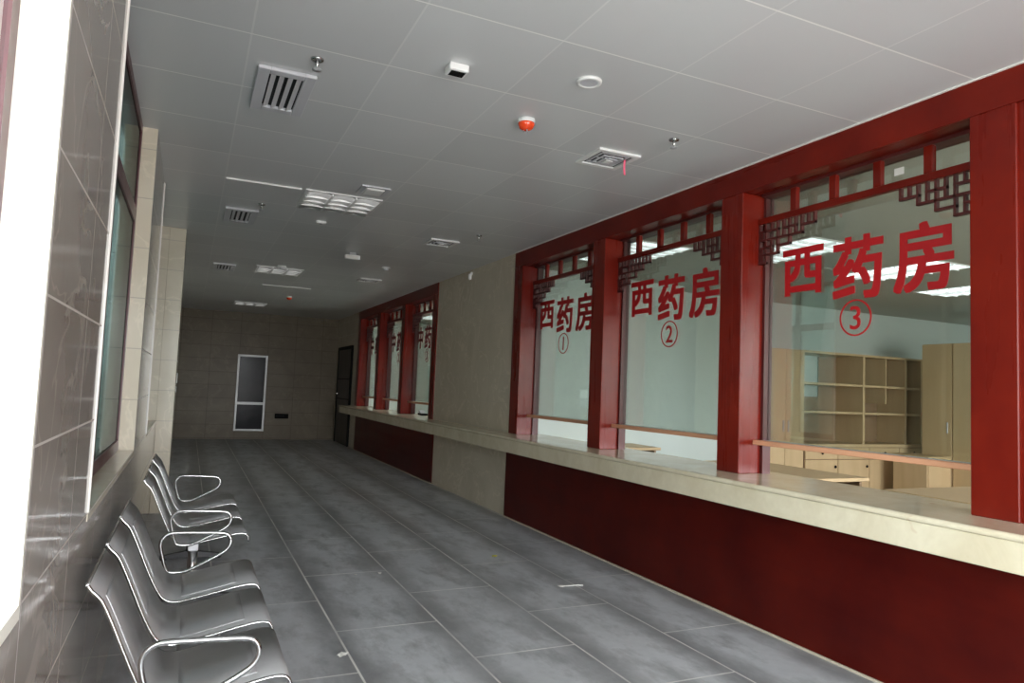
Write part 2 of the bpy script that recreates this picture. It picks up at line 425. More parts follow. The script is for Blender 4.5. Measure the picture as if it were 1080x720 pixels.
# counter
t = thing('counter', 'long cream marble service counter running along the right wall', 'counter', (0, 0, 0))
CY1 = 14.75
MB().box(2.885, XR - 0.001, YB + 0.01, CY1, CZ - 0.03, CZ).build('slab', M['stone'], t)
for a, b in ROW: MB().box(XR - 0.001, 3.48, a + 0.001, b - 0.001, CZ - 0.03, CZ).build('inner_slab', M['stone'], t)
prof = [(2.89, CZ), (2.868, CZ)] + [(2.868 - 0.015 * math.sin(a), CZ - 0.015 + 0.015 * math.cos(a)) for a in [math.pi * k / 6 for k in range(1, 6)]] + [(2.868, CZ - 0.03), (2.89, CZ - 0.03)]
nz = MB().prism(prof, 'y', YB + 0.01, CY1).build('nosing', M['stone'], t)
for f in nz.data.polygons: f.use_smooth = False
MB().box(2.868, 2.900, YB + 0.01, CY1 - 0.005, 0.735, CZ - 0.03, 0.002).build('fascia', M['stone'], t)
MB().box(2.90, XR - 0.001, CY1 - 0.03, CY1 - 0.005, 0.735, CZ - 0.03).build('end_board', M['stone'], t)

# --- lettering
def glyph(ch, y0, y1, z0, z1, x, depth, bold, wide=True):
    """one character as a solid mesh standing on the glass, read from the corridor (towards +X, right is -Y)"""
    cu = bpy.data.curves.new('glyph', 'FONT'); cu.body = ch; cu.resolution_u = 4
    o = bpy.data.objects.new('glyph', cu); COL.objects.link(o)
    bpy.context.view_layer.update()
    dg = bpy.context.evaluated_depsgraph_get(); me = bpy.data.meshes.new_from_object(o.evaluated_get(dg))
    bpy.data.objects.remove(o); bpy.data.curves.remove(cu)
    xs = [v.co.x for v in me.vertices]; ys = [v.co.y for v in me.vertices]
    xa, xb, ya, yb = min(xs), max(xs), min(ys), max(ys)
    if not wide:                                          # keep the proportions of the figure
        w = (z1 - z0) * (xb - xa) / (yb - ya); c = (y0 + y1) / 2; y0, y1 = c - w / 2, c + w / 2
    mb = MB()
    y0 += bold; y1 -= bold; z0 += bold; z1 -= bold
    ring = [(0, 0)] + [(bold * i, bold * j) for i in (-1, 0, 1) for j in (-1, 0, 1) if i or j]
    for q, (dy, dz) in enumerate(ring if bold > 0 else ring[:1]):
        n0 = len(mb.bm.verts); mb.bm.from_mesh(me); mb.bm.verts.ensure_lookup_table()
        new = mb.bm.verts[n0:]
        for v in new:
            u = (v.co.x - xa) / (xb - xa); w = (v.co.y - ya) / (yb - ya)
            v.co = Vector((x - 0.00008 * q, y1 + (y0 - y1) * u + dy, z0 + (z1 - z0) * w + dz))      # y1 = left end, y0 = right end
        fs = list({f for v in new for f in v.link_faces})
        ge = bmesh.ops.extrude_face_region(mb.bm, geom=fs)
        for v in [g for g in ge['geom'] if isinstance(g, bmesh.types.BMVert)]: v.co.x -= depth
    bpy.data.meshes.remove(me)
    return mb
def ringmesh(yc, zc, r, w, x, depth, n=40):
    mb = MB(); bm = mb.bm; V = []
    for rr in (r, r - w):
        for xx in (x, x - depth):
            V.append([bm.verts.new((xx, yc + rr * math.cos(2 * math.pi * k / n), zc + rr * math.sin(2 * math.pi * k / n))) for k in range(n)])
    a, b, c, d = V
    for k in range(n):
        j = (k + 1) % n
        for p, q in ((a, b), (b, d), (d, c), (c, a)): bm.faces.new((p[k], p[j], q[j], q[k]))
    return mb

LAT_U = [0.06, 0.155, 0.25, 0.345, 0.44]                 # stepped outline of a corner lattice, from the pillar inwards
LAT_D = [0.25, 0.20, 0.155, 0.105, 0.06]
def lattice(sign, yedge, ztop):
    """sign +1: grows towards +Y from the pillar at yedge, -1 towards -Y"""
    mb = MB(); t = 0.0065; xa, xb = XM - 0.012, XM + 0.012
    def Hb(u0, u1, v):
        y = sorted((yedge + sign * (u0 - t), yedge + sign * (u1 + t)))
        if u0 == 0: y = sorted((yedge, yedge + sign * (u1 + t)))
        mb.box(xa, xb, y[0], y[1], ztop - v - t, ztop - v + t)
    def Vb(u, v0, v1):
        y = yedge + sign * u
        mb.box(xa + 0.001, xb - 0.001, y - t, y + t, ztop - v1 - t, ztop - v0)
    E, D, C, B, A = LAT_U
    dE, dD, dC, dB, dA = LAT_D
    for u, v in zip(LAT_U, LAT_D): Vb(u, 0, v)
    Hb(0, E, dE); Hb(E, D, dD); Hb(D, C, dC); Hb(C, B, dB); Hb(B, A, dA)
    Vb((A + B) / 2, 0, dA)                                # outermost block: one upright
    mid = (B + C) / 2; Vb(mid, 0, dB); Hb(C, mid, 0.052)  # then upright with a cross bar
    mid = (C + D) / 2; Vb(mid, 0, 0.105); Hb(D, C, 0.105); Hb(mid, C, 0.052)
    mid = (D + E) / 2; Vb(mid, 0, 0.05); Hb(E, D, 0.05); Hb(0, D, 0.105); Vb(mid, 0.105, dD); Hb(E, mid, 0.15)
    Hb(0, E, 0.05); Vb(0.03, 0.05, 0.105); Hb(0, E, 0.155); Vb(0.03, 0.155, dE); Hb(0, E, 0.20)
    Vb(0.007, 0, dE)
    return mb

def service_window(ya, chars, cy, digit, label, group, lmat):
    """one bay between pillars; ya = near edge of the bay"""
    yb = ya + PITCH - PW
    t = thing('service_window', label, 'window', (0, 0, 0), group)
    # inner frame behind the pillars
    mb = MB()
    mb.box(XM + 0.03, XG + 0.03, ya, ya + 0.022, CZ, HZ); mb.box(XM + 0.03, XG + 0.03, yb - 0.022, yb, CZ, HZ)
    mb.box(XM - 0.010, XG + 0.03, ya + 0.022, yb - 0.022, HZ - 0.018, HZ)
    mb.build('frame', M['lattice'], t)
    zt = 2.487
    MB().box(XM - 0.018, XM + 0.018, ya, yb, zt - 0.02, zt + 0.02, 0.003).build('transom_bar', M['red_h'], t)
    for i in range(4):
        y = ya + (i + 1) * (yb - ya) / 5
        MB().box(XM - 0.016, XM + 0.016, y - 0.024, y + 0.024, zt + 0.02, HZ - 0.018, 0.003).build('muntin', M['red'], t)
    lattice(1, ya, zt - 0.02).build('corner_lattice', M['lattice'], t)
    lattice(-1, yb, zt - 0.02).build('corner_lattice', M['lattice'], t)
    g = MB().box(XG, XG + 0.008, ya + 0.022, yb - 0.022, 1.095, HZ - 0.018).build('glass_pane', M['glass'], t)
    # letters on the corridor side of the glass
    w = 0.318
    for k, ch in enumerate(chars):
        yc = cy + 0.375 - k * 0.385
        if ch == '西': b = (yc - 0.155, yc + 0.155, 1.995, 2.285)
        elif ch == '中': b = (yc - 0.13, yc + 0.13, 1.94, 2.285)
        else: b = (yc - 0.162, yc + 0.162, 1.93, 2.288)
        o = glyph(ch, *b, XG - 0.001, 0.003, 0.0085).build('character', lmat, g)
    bc = cy + 0.0
    ringmesh(bc, 1.826, 0.103, 0.009, XG - 0.001, 0.003).build('number_ring', lmat, g)
    dw = 0.045
    glyph(digit, bc - dw, bc + dw, 1.826 - 0.066, 1.826 + 0.066, XG - 0.001, 0.003, 0.0008, False).build('numeral', lmat, g)
    # plain wood rail along the foot of the glass, on the pillar sides
    MB().box(XM - 0.035, XM + 0.0, ya, yb, 1.066, 1.096, 0.004).build('wood_rail', M['rail'], t)
    MB().box(XM + 0.0, XG + 0.012, ya + 0.022, yb - 0.022, 1.086, 1.095).build('glass_edge_channel', M['alu'], t)
    return t
y0 = ROW[0][0] + PW
service_window(y0, '西药房', 2.742, '3', 'service window lettered 西药房 with a red circled number 3', 'near row of service windows', M['letter_red'])
service_window(y0 + PITCH, '西药房', 4.41, '2', 'service window lettered 西药房 with a red circled number 2', 'near row of service windows', M['letter_red'])
service_window(y0 + 2 * PITCH, '西药房', 6.10, '1', 'service window lettered 西药房 with a red circled number 1', 'near row of service windows', M['letter_red'])
y1 = ROW[1][0] + PW
for i, (d, l) in enumerate((('3', 'distant service window beside the beige tiled wall, largest of its row'),
                            ('2', 'middle service window of the distant row'),
                            ('1', 'last service window of the distant row, by the dark door'))):
    service_window(y1 + i * PITCH, '中药房', y1 + i * PITCH + 0.82, d, l, 'distant row of service windows', M['letter_dark'])
tag(MB().box(XG - 0.004, XG - 0.0005, 2.452, 2.506, 2.566, 2.604).build('sticker', M['paper']), 'small white sticker on an upper pane of window 3', 'sticker')

# ------------------------------------------------------------------ benches
PROF = [(-0.216, 0.752), (-0.205, 0.735), (-0.178, 0.705), (-0.148, 0.640), (-0.115, 0.560), (-0.082, 0.482), (-0.052, 0.425),
        (-0.028, 0.398), (0.005, 0.386), (0.054, 0.391), (0.150, 0.410), (0.235, 0.428), (0.290, 0.437), (0.325, 0.437), (0.345, 0.428),
        (0.357, 0.408), (0.360, 0.385)]
def spline(pts, n=3):
    out = []
    for i in range(len(pts) - 1):
        p0 = pts[max(i - 1, 0)]; p1 = pts[i]; p2 = pts[i + 1]; p3 = pts[min(i + 2, len(pts) - 1)]
        for k in range(n):
            t = k / n
            out.append(tuple(0.5 * (2 * b + (c - a) * t + (2 * a - 5 * b + 4 * c - d) * t * t + (3 * b - a - 3 * c + d) * t ** 3) for a, b, c, d in zip(p0, p1, p2, p3)))
    out.append(pts[-1]); return out
def offs(pts, d):
    o = []
    for i, p in enumerate(pts):
        a = Vector(pts[max(i - 1, 0)]); b = Vector(pts[min(i + 1, len(pts) - 1)]); t = (b - a).normalized()
        o.append((p[0] - t.y * d, p[1] + t.x * d))
    return o
def strip(path, th, y0, y1):
    up = path; dn = offs(path, -th)
    mb = MB(); n = len(up)
    V = [[mb.bm.verts.new((p[0], y, p[1])) for p in q] for q in (up, dn) for y in (y0, y1)]
    a, b, c, d = V                                        # up y0, up y1, dn y0, dn y1
    for i in range(n - 1):
        f = mb.bm.faces.new((a[i], b[i], b[i + 1], a[i + 1])); f.smooth = True
        f = mb.bm.faces.new((c[i], c[i + 1], d[i + 1], d[i])); f.smooth = True
        mb.bm.faces.new((a[i], a[i + 1], c[i + 1], c[i])); mb.bm.faces.new((b[i], d[i], d[i + 1], b[i + 1]))
    mb.bm.faces.new((a[0], c[0], d[0], b[0])); mb.bm.faces.new((a[-1], b[-1], d[-1], c[-1]))
    return mb
def make_bench(loc, label):
    t = thing('waiting_bench', label, 'bench', loc, 'steel waiting benches along the left wall')
    path = spline(PROF, 3); W, P = 0.462, 0.53
    MB().box(0.03, 0.09, 0.215, 3 * P - 0.285, 0.30, 0.355, 0.004).build('beam', M['steel'], t)
    for i in range(3):
        y = i * P
        s = strip(path, 0.010, y + 0.008, y + W - 0.008).build('seat', M['steel'], t)
        kk = [k for k, p in enumerate(path)]
        inset_back = offs([p for p in path if p[1] > 0.47 and p[0] < 0 and p[1] < 0.715], 0.0025)
        strip(inset_back, 0.002, y + 0.055, y + W - 0.055).build('back_inset', M['steel_pad'], s)
        inset_seat = offs([p for p in path if 0.03 < p[0] < 0.27 and p[1] < 0.45], 0.0025)
        strip(inset_seat, 0.002, y + 0.055, y + W - 0.055).build('seat_inset', M['steel_pad'], s)
        mid = offs(path, -0.005)
        for yy in (y + 0.006, y + W - 0.006):
            MB().tube([(p[0], yy, p[1]) for p in mid], 0.0055, 8).build('edge_rim', M['chrome'], s)
        MB().tube([(mid[0][0], y + 0.006, mid[0][1]), (mid[0][0], y + W - 0.006, mid[0][1])], 0.0055, 8).build('edge_rim', M['chrome'], s)
        MB().prism([(0.02, 0.352), (0.12, 0.352), (0.15, 0.398), (0.01, 0.376)], 'y', y + 0.20, y + 0.26).build('bracket', M['steel'], s)
    # looped armrests at both ends
    arm = [(-0.02, 0.388), (0.02, 0.386), (0.06, 0.394), (0.14, 0.432), (0.205, 0.466), (0.236, 0.490), (0.249, 0.520), (0.243, 0.548), (0.220, 0.566),
           (0.16, 0.572), (0.06, 0.577), (-0.02, 0.579), (-0.050, 0.568), (-0.068, 0.545), (-0.070, 0.515), (-0.060, 0.470), (-0.047, 0.420), (-0.036, 0.396)]
    ap = []
    n = len(arm)
    for i in range(n):
        p0, p1, p2, p3 = arm[i - 1], arm[i], arm[(i + 1) % n], arm[(i + 2) % n]
        for k in range(3):
            tt = k / 3
            ap.append(tuple(0.5 * (2 * b + (c - a) * tt + (2 * a - 5 * b + 4 * c - d) * tt * tt + (3 * b - a - 3 * c + d) * tt ** 3) for a, b, c, d in zip(p0, p1, p2, p3)))
    for yy in (-0.022, 3 * P - (P - W) + 0.022):
        MB().tube([(x, yy, z) for x, z in ap], 0.0085, 10, closed=True).build('armrest', M['chrome'], t)
    for yy in (0.22, 3 * P - 0.29):
        l = MB().lathe([(0.028, 0.302), (0.028, 0.055)], (0.06, yy, 0)).build('leg', M['chrome'], t)
        MB().prism([(-0.14, 0.012), (-0.14, 0.030), (0.03, 0.060), (0.09, 0.060), (0.28, 0.030), (0.28, 0.012)], 'y', yy - 0.02, yy + 0.02).build('foot_bar', M['shaded_steel'], l)
        for xx in (-0.115, 0.255): MB().lathe([(0.012, 0.014), (0.022, 0.010), (0.022, 0.0)], (xx, yy, 0), 14).build('foot_pad', M['black'], l)
    return t
b1 = make_bench((0.0, 2.325, 0), 'three-seat steel waiting bench with looped armrests, nearest the camera')
b2 = copy_tree(b1); b2.location = (0.032, 4.50, 0)
b2['label'] = 'three-seat steel waiting bench with looped armrests, the farther one before the beige pilaster'

# ------------------------------------------------------------------ ceiling fittings (all hang from z = H)
def supply_vent(x, y, label):
    t = thing('air_vent', label, 'vent', (x, y, H), 'louvred ceiling vents on the left')
    a, b = 0.135, 0.275
    mb = MB()
    w = 0.055; z0, z1 = -0.018, 0.0
    mb.box(-a, -a + w, -b, b, z0, z1, 0.003); mb.box(a - w, a, -b, b, z0, z1, 0.003)
    mb.box(-a + w, a - w, -b, -b + w, z0, z1, 0.003); mb.box(-a + w, a - w, b - w, b, z0, z1, 0.003)
    mb.build('frame', M['vent_grey'], t)
    box('backing', M['duct'], t, -a + w, a - w, -b + w, b - w, -0.003, -0.001)
    for i in range(4):
        xx = -a + w + 0.02 + i * 0.040
        MB().obox((xx, 0, -0.012), (0.028, 2 * (b - w), 0.0025), Matrix.Rotation(math.radians(-28), 3, 'Y')).build('slat', M['vent_grey'], t)
    return t
v = supply_vent(0.338, 3.71, 'louvred air vent in the ceiling over the near bench, largest of the three')
for y, l in ((6.77, 'middle louvred air vent on the left of the ceiling, beside the small sprinkler'), (10.07, 'farthest and dimmest louvred air vent on the left of the ceiling')):
    c = copy_tree(v); c.location = (0.33, y, H); c['label'] = l

def diffuser(x, y, label):
    t = thing('square_diffuser', label, 'vent', (x, y, H), 'square ceiling diffusers on the right')
    def ring(o, w, z0, z1, tilt=0.0):
        mb = MB()
        mb.box(-o, -o + w, -o, o, z0, z1); mb.box(o - w, o, -o, o, z0, z1)
        mb.box(-o + w, o - w, -o, -o + w, z0, z1); mb.box(-o + w, o - w, o - w, o, z0, z1)
        return mb
    ring(0.15, 0.03, -0.014, 0.0).build('frame', M['white_plastic'], t)
    box('backing', M['duct'], t, -0.12, 0.12, -0.12, 0.12, -0.003, -0.001)
    for o, z in ((0.10, -0.010), (0.072, -0.016), (0.046, -0.022)):
        ring(o, 0.014, z, z + 0.006).build('cone_ring', M['vent_grey'], t)
    MB().box(-0.024, 0.024, -0.024, 0.024, -0.026, -0.020).build('core', M['white_plastic'], t)
    MB().box(-0.004, 0.004, -0.10, 0.10, -0.008, -0.004).box(-0.10, 0.10, -0.004, 0.004, -0.008, -0.004).build('brace', M['vent_grey'], t)
    return t
d1 = diffuser(2.312, 3.72, 'square ceiling diffuser with the pink ribbon hanging from it')
for x, y, l in ((2.27, 6.83, 'square ceiling diffuser above the beige wall end of the near windows'), (2.26, 9.97, 'dim square ceiling diffuser before the distant windows')):
    c = copy_tree(d1); c.location = (x, y, H); c['label'] = l
rb = [(2.405, 3.665 + 0.004 * math.sin(z * 40), H - 0.012 - z) for z in [0.012 * i for i in range(9)]]
mb = MB()
V = [[mb.bm.verts.new((x - 0.008, y, z)) for x, y, z in rb], [mb.bm.verts.new((x + 0.008, y + 0.003, z)) for x, y, z in rb]]
for i in range(8): mb.bm.faces.new((V[0][i], V[0][i + 1], V[1][i + 1], V[1][i]))
o = mb.build('ribbon', M['pink']); md = o.modifiers.new('thick', 'SOLIDIFY'); md.thickness = 0.002
tag(o, 'short pink ribbon hanging from a square ceiling diffuser', 'ribbon')

def sprinkler(x, y, label):
    t = thing('sprinkler', label, 'sprinkler', (x, y, H), 'ceiling sprinklers')
    MB().lathe([(0.030, 0.0), (0.028, -0.008), (0.012, -0.012)]).build('escutcheon', M['chrome'], t)
    MB().lathe([(0.009, -0.010), (0.009, -0.030), (0.005, -0.034), (0.005, -0.05)], n=14).build('body', M['chrome'], t)
    MB().lathe([(0.006, -0.048), (0.022, -0.050), (0.022, -0.053), (0.005, -0.055)]).build('deflector', M['grey'], t)
    return t
s1 = sprinkler(0.443, 3.25, 'sprinkler head beside the nearest louvred vent')
for x, y, l in ((2.461, 3.243, 'sprinkler head over window 3, right of the pink ribbon'), (0.467, 6.237, 'small sprinkler head by the middle louvred vent'),
                (2.475, 6.285, 'small sprinkler head above the window numbered 1')):
    c = copy_tree(s1); c.location = (x, y, H); c['label'] = l

# white box with a black face
t = thing('exit_sign_box', 'small white ceiling box with a black underside, left of the red alarm', 'ceiling box', (1.035, 3.0, H))
MB().box(-0.047, 0.047, -0.04, 0.04, -0.035, 0.0, 0.004).build('housing', M['white_plastic'], t)
MB().box(-0.034, 0.034, -0.026, 0.026, -0.037, -0.034).build('dark_window', M['black'], t)
t.name = 'ceiling_sensor'
# round speaker
t = thing('ceiling_speaker', 'round white ceiling speaker right of the red alarm', 'speaker', (1.642, 2.83, H))
MB().lathe([(0.062, 0.0), (0.060, -0.010), (0.046, -0.014), (0.043, -0.008)], n=32).build('rim', M['white_plastic'], t)
MB().lathe([(0.043, -0.004), (0.043, -0.009)], n=32).build('grille', M['vent_grey'], t)
# red alarms
def alarm(x, y, label):
    t = thing('alarm_light', label, 'alarm', (x, y, H), 'red ceiling alarms')
    MB().lathe([(0.046, 0.0), (0.048, -0.012), (0.046, -0.022)], n=28).build('base', M['white_plastic'], t)
    MB().lathe([(0.046, -0.020), (0.045, -0.032), (0.036, -0.050), (0.020, -0.060), (0.006, -0.063)], n=28).build('dome', M['dome'], t)
    mb = MB()
    for k in range(3):
        a = k * 2.1 + 0.4; mb.lathe([(0.004, -0.058), (0.003, -0.070)], (0.014 * math.cos(a), 0.014 * math.sin(a), 0), 8)
    mb.build('pins', M['grey'], t)
    return t
a1 = alarm(1.592, 3.41, 'bright orange-red alarm dome on the ceiling')
c = copy_tree(a1); c.location = (1.527, 12.9, H); c['label'] = 'tiny dark red alarm far down the corridor ceiling'

def light_fixture(x, y, z, label, group, w=0.6, l=0.6, nx=3, ny=4, lit=False, name='ceiling_light'):
    t = thing(name, label, 'light', (x, y, z), group)
    a, b = w / 2, l / 2
    mb = MB(); f = 0.018
    mb.box(-a, -a + f, -b, b, -0.008, 0); mb.box(a - f, a, -b, b, -0.008, 0); mb.box(-a + f, a - f, -b, -b + f, -0.008, 0); mb.box(-a + f, a - f, b - f, b, -0.008, 0)
    mb.build('frame', M['white_plastic'], t)
    box('reflector', M['louvre'] if not lit else M['lamp'], t, -a + f, a - f, -b + f, b - f, -0.003, -0.001)
    iw = (w - 2 * f); il = (l - 2 * f)
    for i in range(nx):                                   # parabolic trough of each louvre column
        xa = -a + f + i * iw / nx; xb = xa + iw / nx
        if not lit:
            pts = [(xa + (xb - xa) * k / 8, -0.022 + 0.017 * math.sin(math.pi * k / 8)) for k in range(9)]
            strip(pts, 0.001, -b + f, b - f).build('trough', M['louvre'], t)
        if i: box('divider', M['louvre'], t, xa - 0.006, xa + 0.006, -b + f, b - f, -0.024, -0.003)
    for j in range(1, ny):
        yy = -b + f + j * il / ny
        box('cross_blade', M['louvre'], t, -a + f, a - f, yy - 0.004, yy + 0.004, -0.023, -0.004)
    return t
l1 = light_fixture(1.03, 5.83, H, 'unlit louvred ceiling light, nearest of the three in the corridor', 'louvred lights of the corridor ceiling')
for y, l in ((9.95, 'second unlit louvred ceiling light down the corridor'), (14.75, 'farthest unlit louvred ceiling light, before the end wall')):
    c = copy_tree(l1); c.location = (1.01, y, H); c['label'] = l

t = thing('access_grille', 'small square ceiling grille next to the nearest corridor light', 'vent', (1.195, 5.29, H))
mb = MB(); mb.box(-0.11, 0.11, -0.12, -0.09, -0.01, 0); mb.box(-0.11, 0.11, 0.09, 0.12, -0.01, 0); mb.box(-0.11, -0.08, -0.09, 0.09, -0.01, 0); mb.box(0.08, 0.11, -0.09, 0.09, -0.01, 0)
mb.build('frame', M['vent_grey'], t)
MB().box(-0.07, 0.07, -0.08, 0.08, -0.02, -0.001, 0.006).build('cover', M['white_plastic'], t)
tag(MB().box(0.155, 0.70, 5.54, 5.558, H - 0.012, H, 0.002).build('ceiling_strip', M['white_plastic']), 'thin bright metal strip on the ceiling left of the nearest light', 'strip')
tag(MB().box(0.95, 1.69, 11.54, 11.56, H - 0.012, H, 0.002).build('ceiling_strip', M['white_plastic']), 'thin metal strip on the ceiling beyond the second light', 'strip')
t = thing('ceiling_sensor', 'small white ceiling sensor just beyond the nearest corridor light', 'sensor', (1.02, 6.59, H))
MB().box(-0.045, 0.045, -0.03, 0.03, -0.022, 0.0, 0.005).build('housing', M['white_plastic'], t)
MB().lathe([(0.018, -0.021), (0.012, -0.028), (0.004, -0.030)], n=16).build('lens', M['grey'], t)
t = thing('emergency_lamp', 'white box lamp hanging under the ceiling between the two lights', 'lamp', (1.61, 8.0, H))
MB().box(-0.04, 0.04, -0.02, 0.02, -0.025, 0.0).build('bracket', M['grey'], t)
MB().box(-0.085, 0.085, -0.03, 0.03, -0.075, -0.025, 0.006).build('housing', M['white_plastic'], t)
MB().box(-0.07, 0.07, -0.033, -0.029, -0.068, -0.034).build('front_plate', M['trim_white'], t)
for x, y, l in ((2.19, 8.74, 'round flush disc on the ceiling before the distant windows'), (1.01, 9.52, 'small round smoke detector next to the second ceiling light')):
    t = thing('smoke_detector', l, 'detector', (x, y, H))
    MB().lathe([(0.055, 0.0), (0.055, -0.012), (0.04, -0.018)], n=24).build('base', M['white_plastic'], t)
    MB().lathe([(0.036, -0.017), (0.030, -0.034), (0.012, -0.038)], n=24).build('chamber', M['vent_grey'], t)
t = thing('wall_sensor', 'tiny white sensor high on the beige tiled wall', 'sensor', (XR, 8.19, 2.755))
MB().box(-0.022, 0.0, -0.02, 0.02, 0.005, 0.045, 0.004).build('base', M['white_plastic'], t)
MB().lathe([(0.018, 0.02), (0.022, 0.0), (0.020, -0.045), (0.008, -0.055)], (-0.028, 0, 0), 16).build('head', M['white_plastic'], t)

# ------------------------------------------------------------------ end wall and left wall fittings
t = thing('glass_cabinet', 'tall aluminium framed cabinet with dark glass on the end wall', 'cabinet', (0.97, YE, 0.185))
w, h, d = 0.635, 1.70, 0.035
mb = MB(); f = 0.045
mb.box(0, f, -d, 0, 0, h, 0.004); mb.box(w - f, w, -d, 0, 0, h, 0.004); mb.box(f, w - f, -d, 0, 0, f, 0.004); mb.box(f, w - f, -d, 0, h - f, h, 0.004)
mb.build('frame', M['alu'], t)
MB().box(f, w - f, -d, 0, 0.585, 0.645, 0.004).build('middle_bar', M['alu'], t)
box('upper_glass', M['glass_dark'], t, f, w - f, -0.018, -0.004, 0.645, h - f)
box('lower_glass', M['glass_dark'], t, f, w - f, -0.018, -0.004, f, 0.585)
t = thing('low_sign', 'small black sign plate low on the end wall, right of the glass cabinet', 'sign', (1.98, YE, 0.53))
MB().box(-0.15, 0.15, -0.02, 0.0, -0.055, 0.055, 0.004).build('plate', M['black'], t)
mb = MB(); mb.box(-0.13, 0.06, -0.023, -0.019, -0.006, 0.006)
mb.prism([(-0.14, 0.0), (-0.10, 0.022), (-0.10, -0.022)], 'y', -0.023, -0.019)
mb.build('arrow', M['duct'], t)
t = thing('wall_box', 'narrow grey metal box on the left wall beyond the beige pilaster', 'wall box', (XL, 11.5, 1.07))
MB().box(0, 0.10, 0, 0.30, 0, 0.34, 0.006).build('housing', M['grey'], t)
MB().box(0.10, 0.112, 0.02, 0.28, 0.17, 0.32, 0.004).build('white_cover', M['white_plastic'], t)
MB().box(0.10, 0.108, 0.05, 0.25, 0.03, 0.12, 0.002).build('lower_cover', M['alu'], t)

# floor scraps
def scrap(name, mat, x, y, r, label, cat='scrap', sx=1.0, rz=0.0):
    mb = MB(); n = 9; ring = []
    for k in range(n):
        a = 2 * math.pi * k / n; q = r * (0.6 + 0.6 * random.random())
        px, py = q * math.cos(a) * sx, q * math.sin(a)
        ring.append(mb.bm.verts.new((px * math.cos(rz) - py * math.sin(rz), px * math.sin(rz) + py * math.cos(rz), 0.002 + 0.012 * random.random() * r / 0.03)))
    c = mb.bm.verts.new((0, 0, 0.012 * r / 0.03))
    for k in range(n): mb.bm.faces.new((ring[k], ring[(k + 1) % n], c))
    o = mb.build(name, mat, None, (x, y, 0.0)); md = o.modifiers.new('thick', 'SOLIDIFY'); md.thickness = 0.002; md.offset = 1
    return tag(o, label, cat)
scrap('yellow_scrap', M['yellow'], 2.328, 5.27, 0.028, 'yellow scrap lying in the middle of the grey floor')
scrap('paper_scrap', M['paper'], 2.44, 4.35, 0.022, 'white crumpled scrap on the floor near the red panel', sx=1.6)
tag(MB().tube([(2.46, 4.35, 0.004), (2.52, 4.34, 0.006), (2.57, 4.345, 0.004), (2.60, 4.33, 0.004)], 0.004, 6).build('string', M['paper']), 'short white string on the floor beside the crumpled scrap', 'string')
scrap('mortar_crumb', M['paper'], 1.33, 5.02, 0.015, 'right one of the two white crumbs on the floor in mid corridor', 'crumb')
scrap('mortar_crumb', M['paper'], 1.16, 5.02, 0.013, 'left one of the two white crumbs on the floor in mid corridor', 'crumb')
scrap('mortar_crumb', M['paper'], 0.775, 3.57, 0.035, 'flat whitish mortar patch on the tile joint, nearest the camera', 'crumb')

# ------------------------------------------------------------------ pharmacy furniture
YS = 6.83; BK = 7.29
t = thing('shelf_unit', 'open maple shelf unit with base cupboards, seen through window 3', 'shelf', (0, 0, 0))
X0, X1 = 7.34, 9.72
cols = [7.34, 8.50, 9.36, 10.2]; X1 = 9.74
xs = [7.34, 8.50, 9.36]
ZW, ZT = 0.80, 2.0
for x in xs: MB().box(x, x + 0.04, YS, BK, ZW, ZT).build('upright', M['maple'], t)
MB().box(X1 - 0.04, X1, YS, BK, ZW, ZT).build('upright', M['maple'], t)
MB().box(7.34, X1, YS - 0.003, BK, ZT, ZT + 0.03).build('top_board', M['maple'], t)
edges = xs + [X1 - 0.04]
for a, b in zip(edges, edges[1:]):
    for z in (1.20, 1.58):
        MB().box(a + 0.04, b, YS + 0.01, BK, z, z + 0.03).build('shelf_board', M['maple'], t)
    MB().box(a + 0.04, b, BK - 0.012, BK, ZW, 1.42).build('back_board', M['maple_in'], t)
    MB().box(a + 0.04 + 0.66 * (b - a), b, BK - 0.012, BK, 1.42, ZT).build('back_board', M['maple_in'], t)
MB().box(8.98, 9.0, YS + 0.02, BK - 0.012, 1.36, ZT).build('divider', M['maple'], t)
MB().box(7.34, X1, YS - 0.10, BK, ZW - 0.04, ZW).build('worktop', M['maple'], t)
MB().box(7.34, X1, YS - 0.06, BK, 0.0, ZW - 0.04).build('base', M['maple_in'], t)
n = 4; wd = (X1 - 7.34) / n
for i in range(n):
    dr = MB().box(7.34 + i * wd + 0.006, 7.34 + (i + 1) * wd - 0.006, YS - 0.078, YS - 0.06, 0.60, ZW - 0.05, 0.002).build('drawer', M['maple'], t)
    MB().lathe([(0.014, -0.098), (0.020, -0.090), (0.010, -0.078)], (7.34 + (i + 0.5) * wd, YS, 0.68), 12, 'y').build('knob', M['black'], dr)
    dr = MB().box(7.34 + i * wd + 0.006, 7.34 + (i + 1) * wd - 0.006, YS - 0.078, YS - 0.06, 0.08, 0.59, 0.002).build('door', M['maple'], t)
    MB().lathe([(0.014, -0.098), (0.020, -0.090), (0.010, -0.078)], (7.34 + (i + 0.9) * wd, YS, 0.50), 12, 'y').build('knob', M['black'], dr)
t = thing('closed_cupboard', 'tall plain maple cupboard at the left end of the open shelves', 'cupboard', (6.68, YS - 0.06, 0))
MB().box(0, 0.65, 0.02, BK - YS + 0.06, 0, 2.02).build('carcass', M['maple'], t)
for x0, x1 in ((0.004, 0.322), (0.328, 0.646)): 
    dr = MB().box(x0, x1, 0, 0.02, 0.06, 2.015, 0.002).build('door', M['maple'], t)
    MB().box(x1 - 0.05 if x0 < 0.1 else x0 + 0.03, x1 - 0.03 if x0 < 0.1 else x0 + 0.05, -0.015, 0, 0.95, 1.1, 0.003).build('handle', M['alu'], dr)
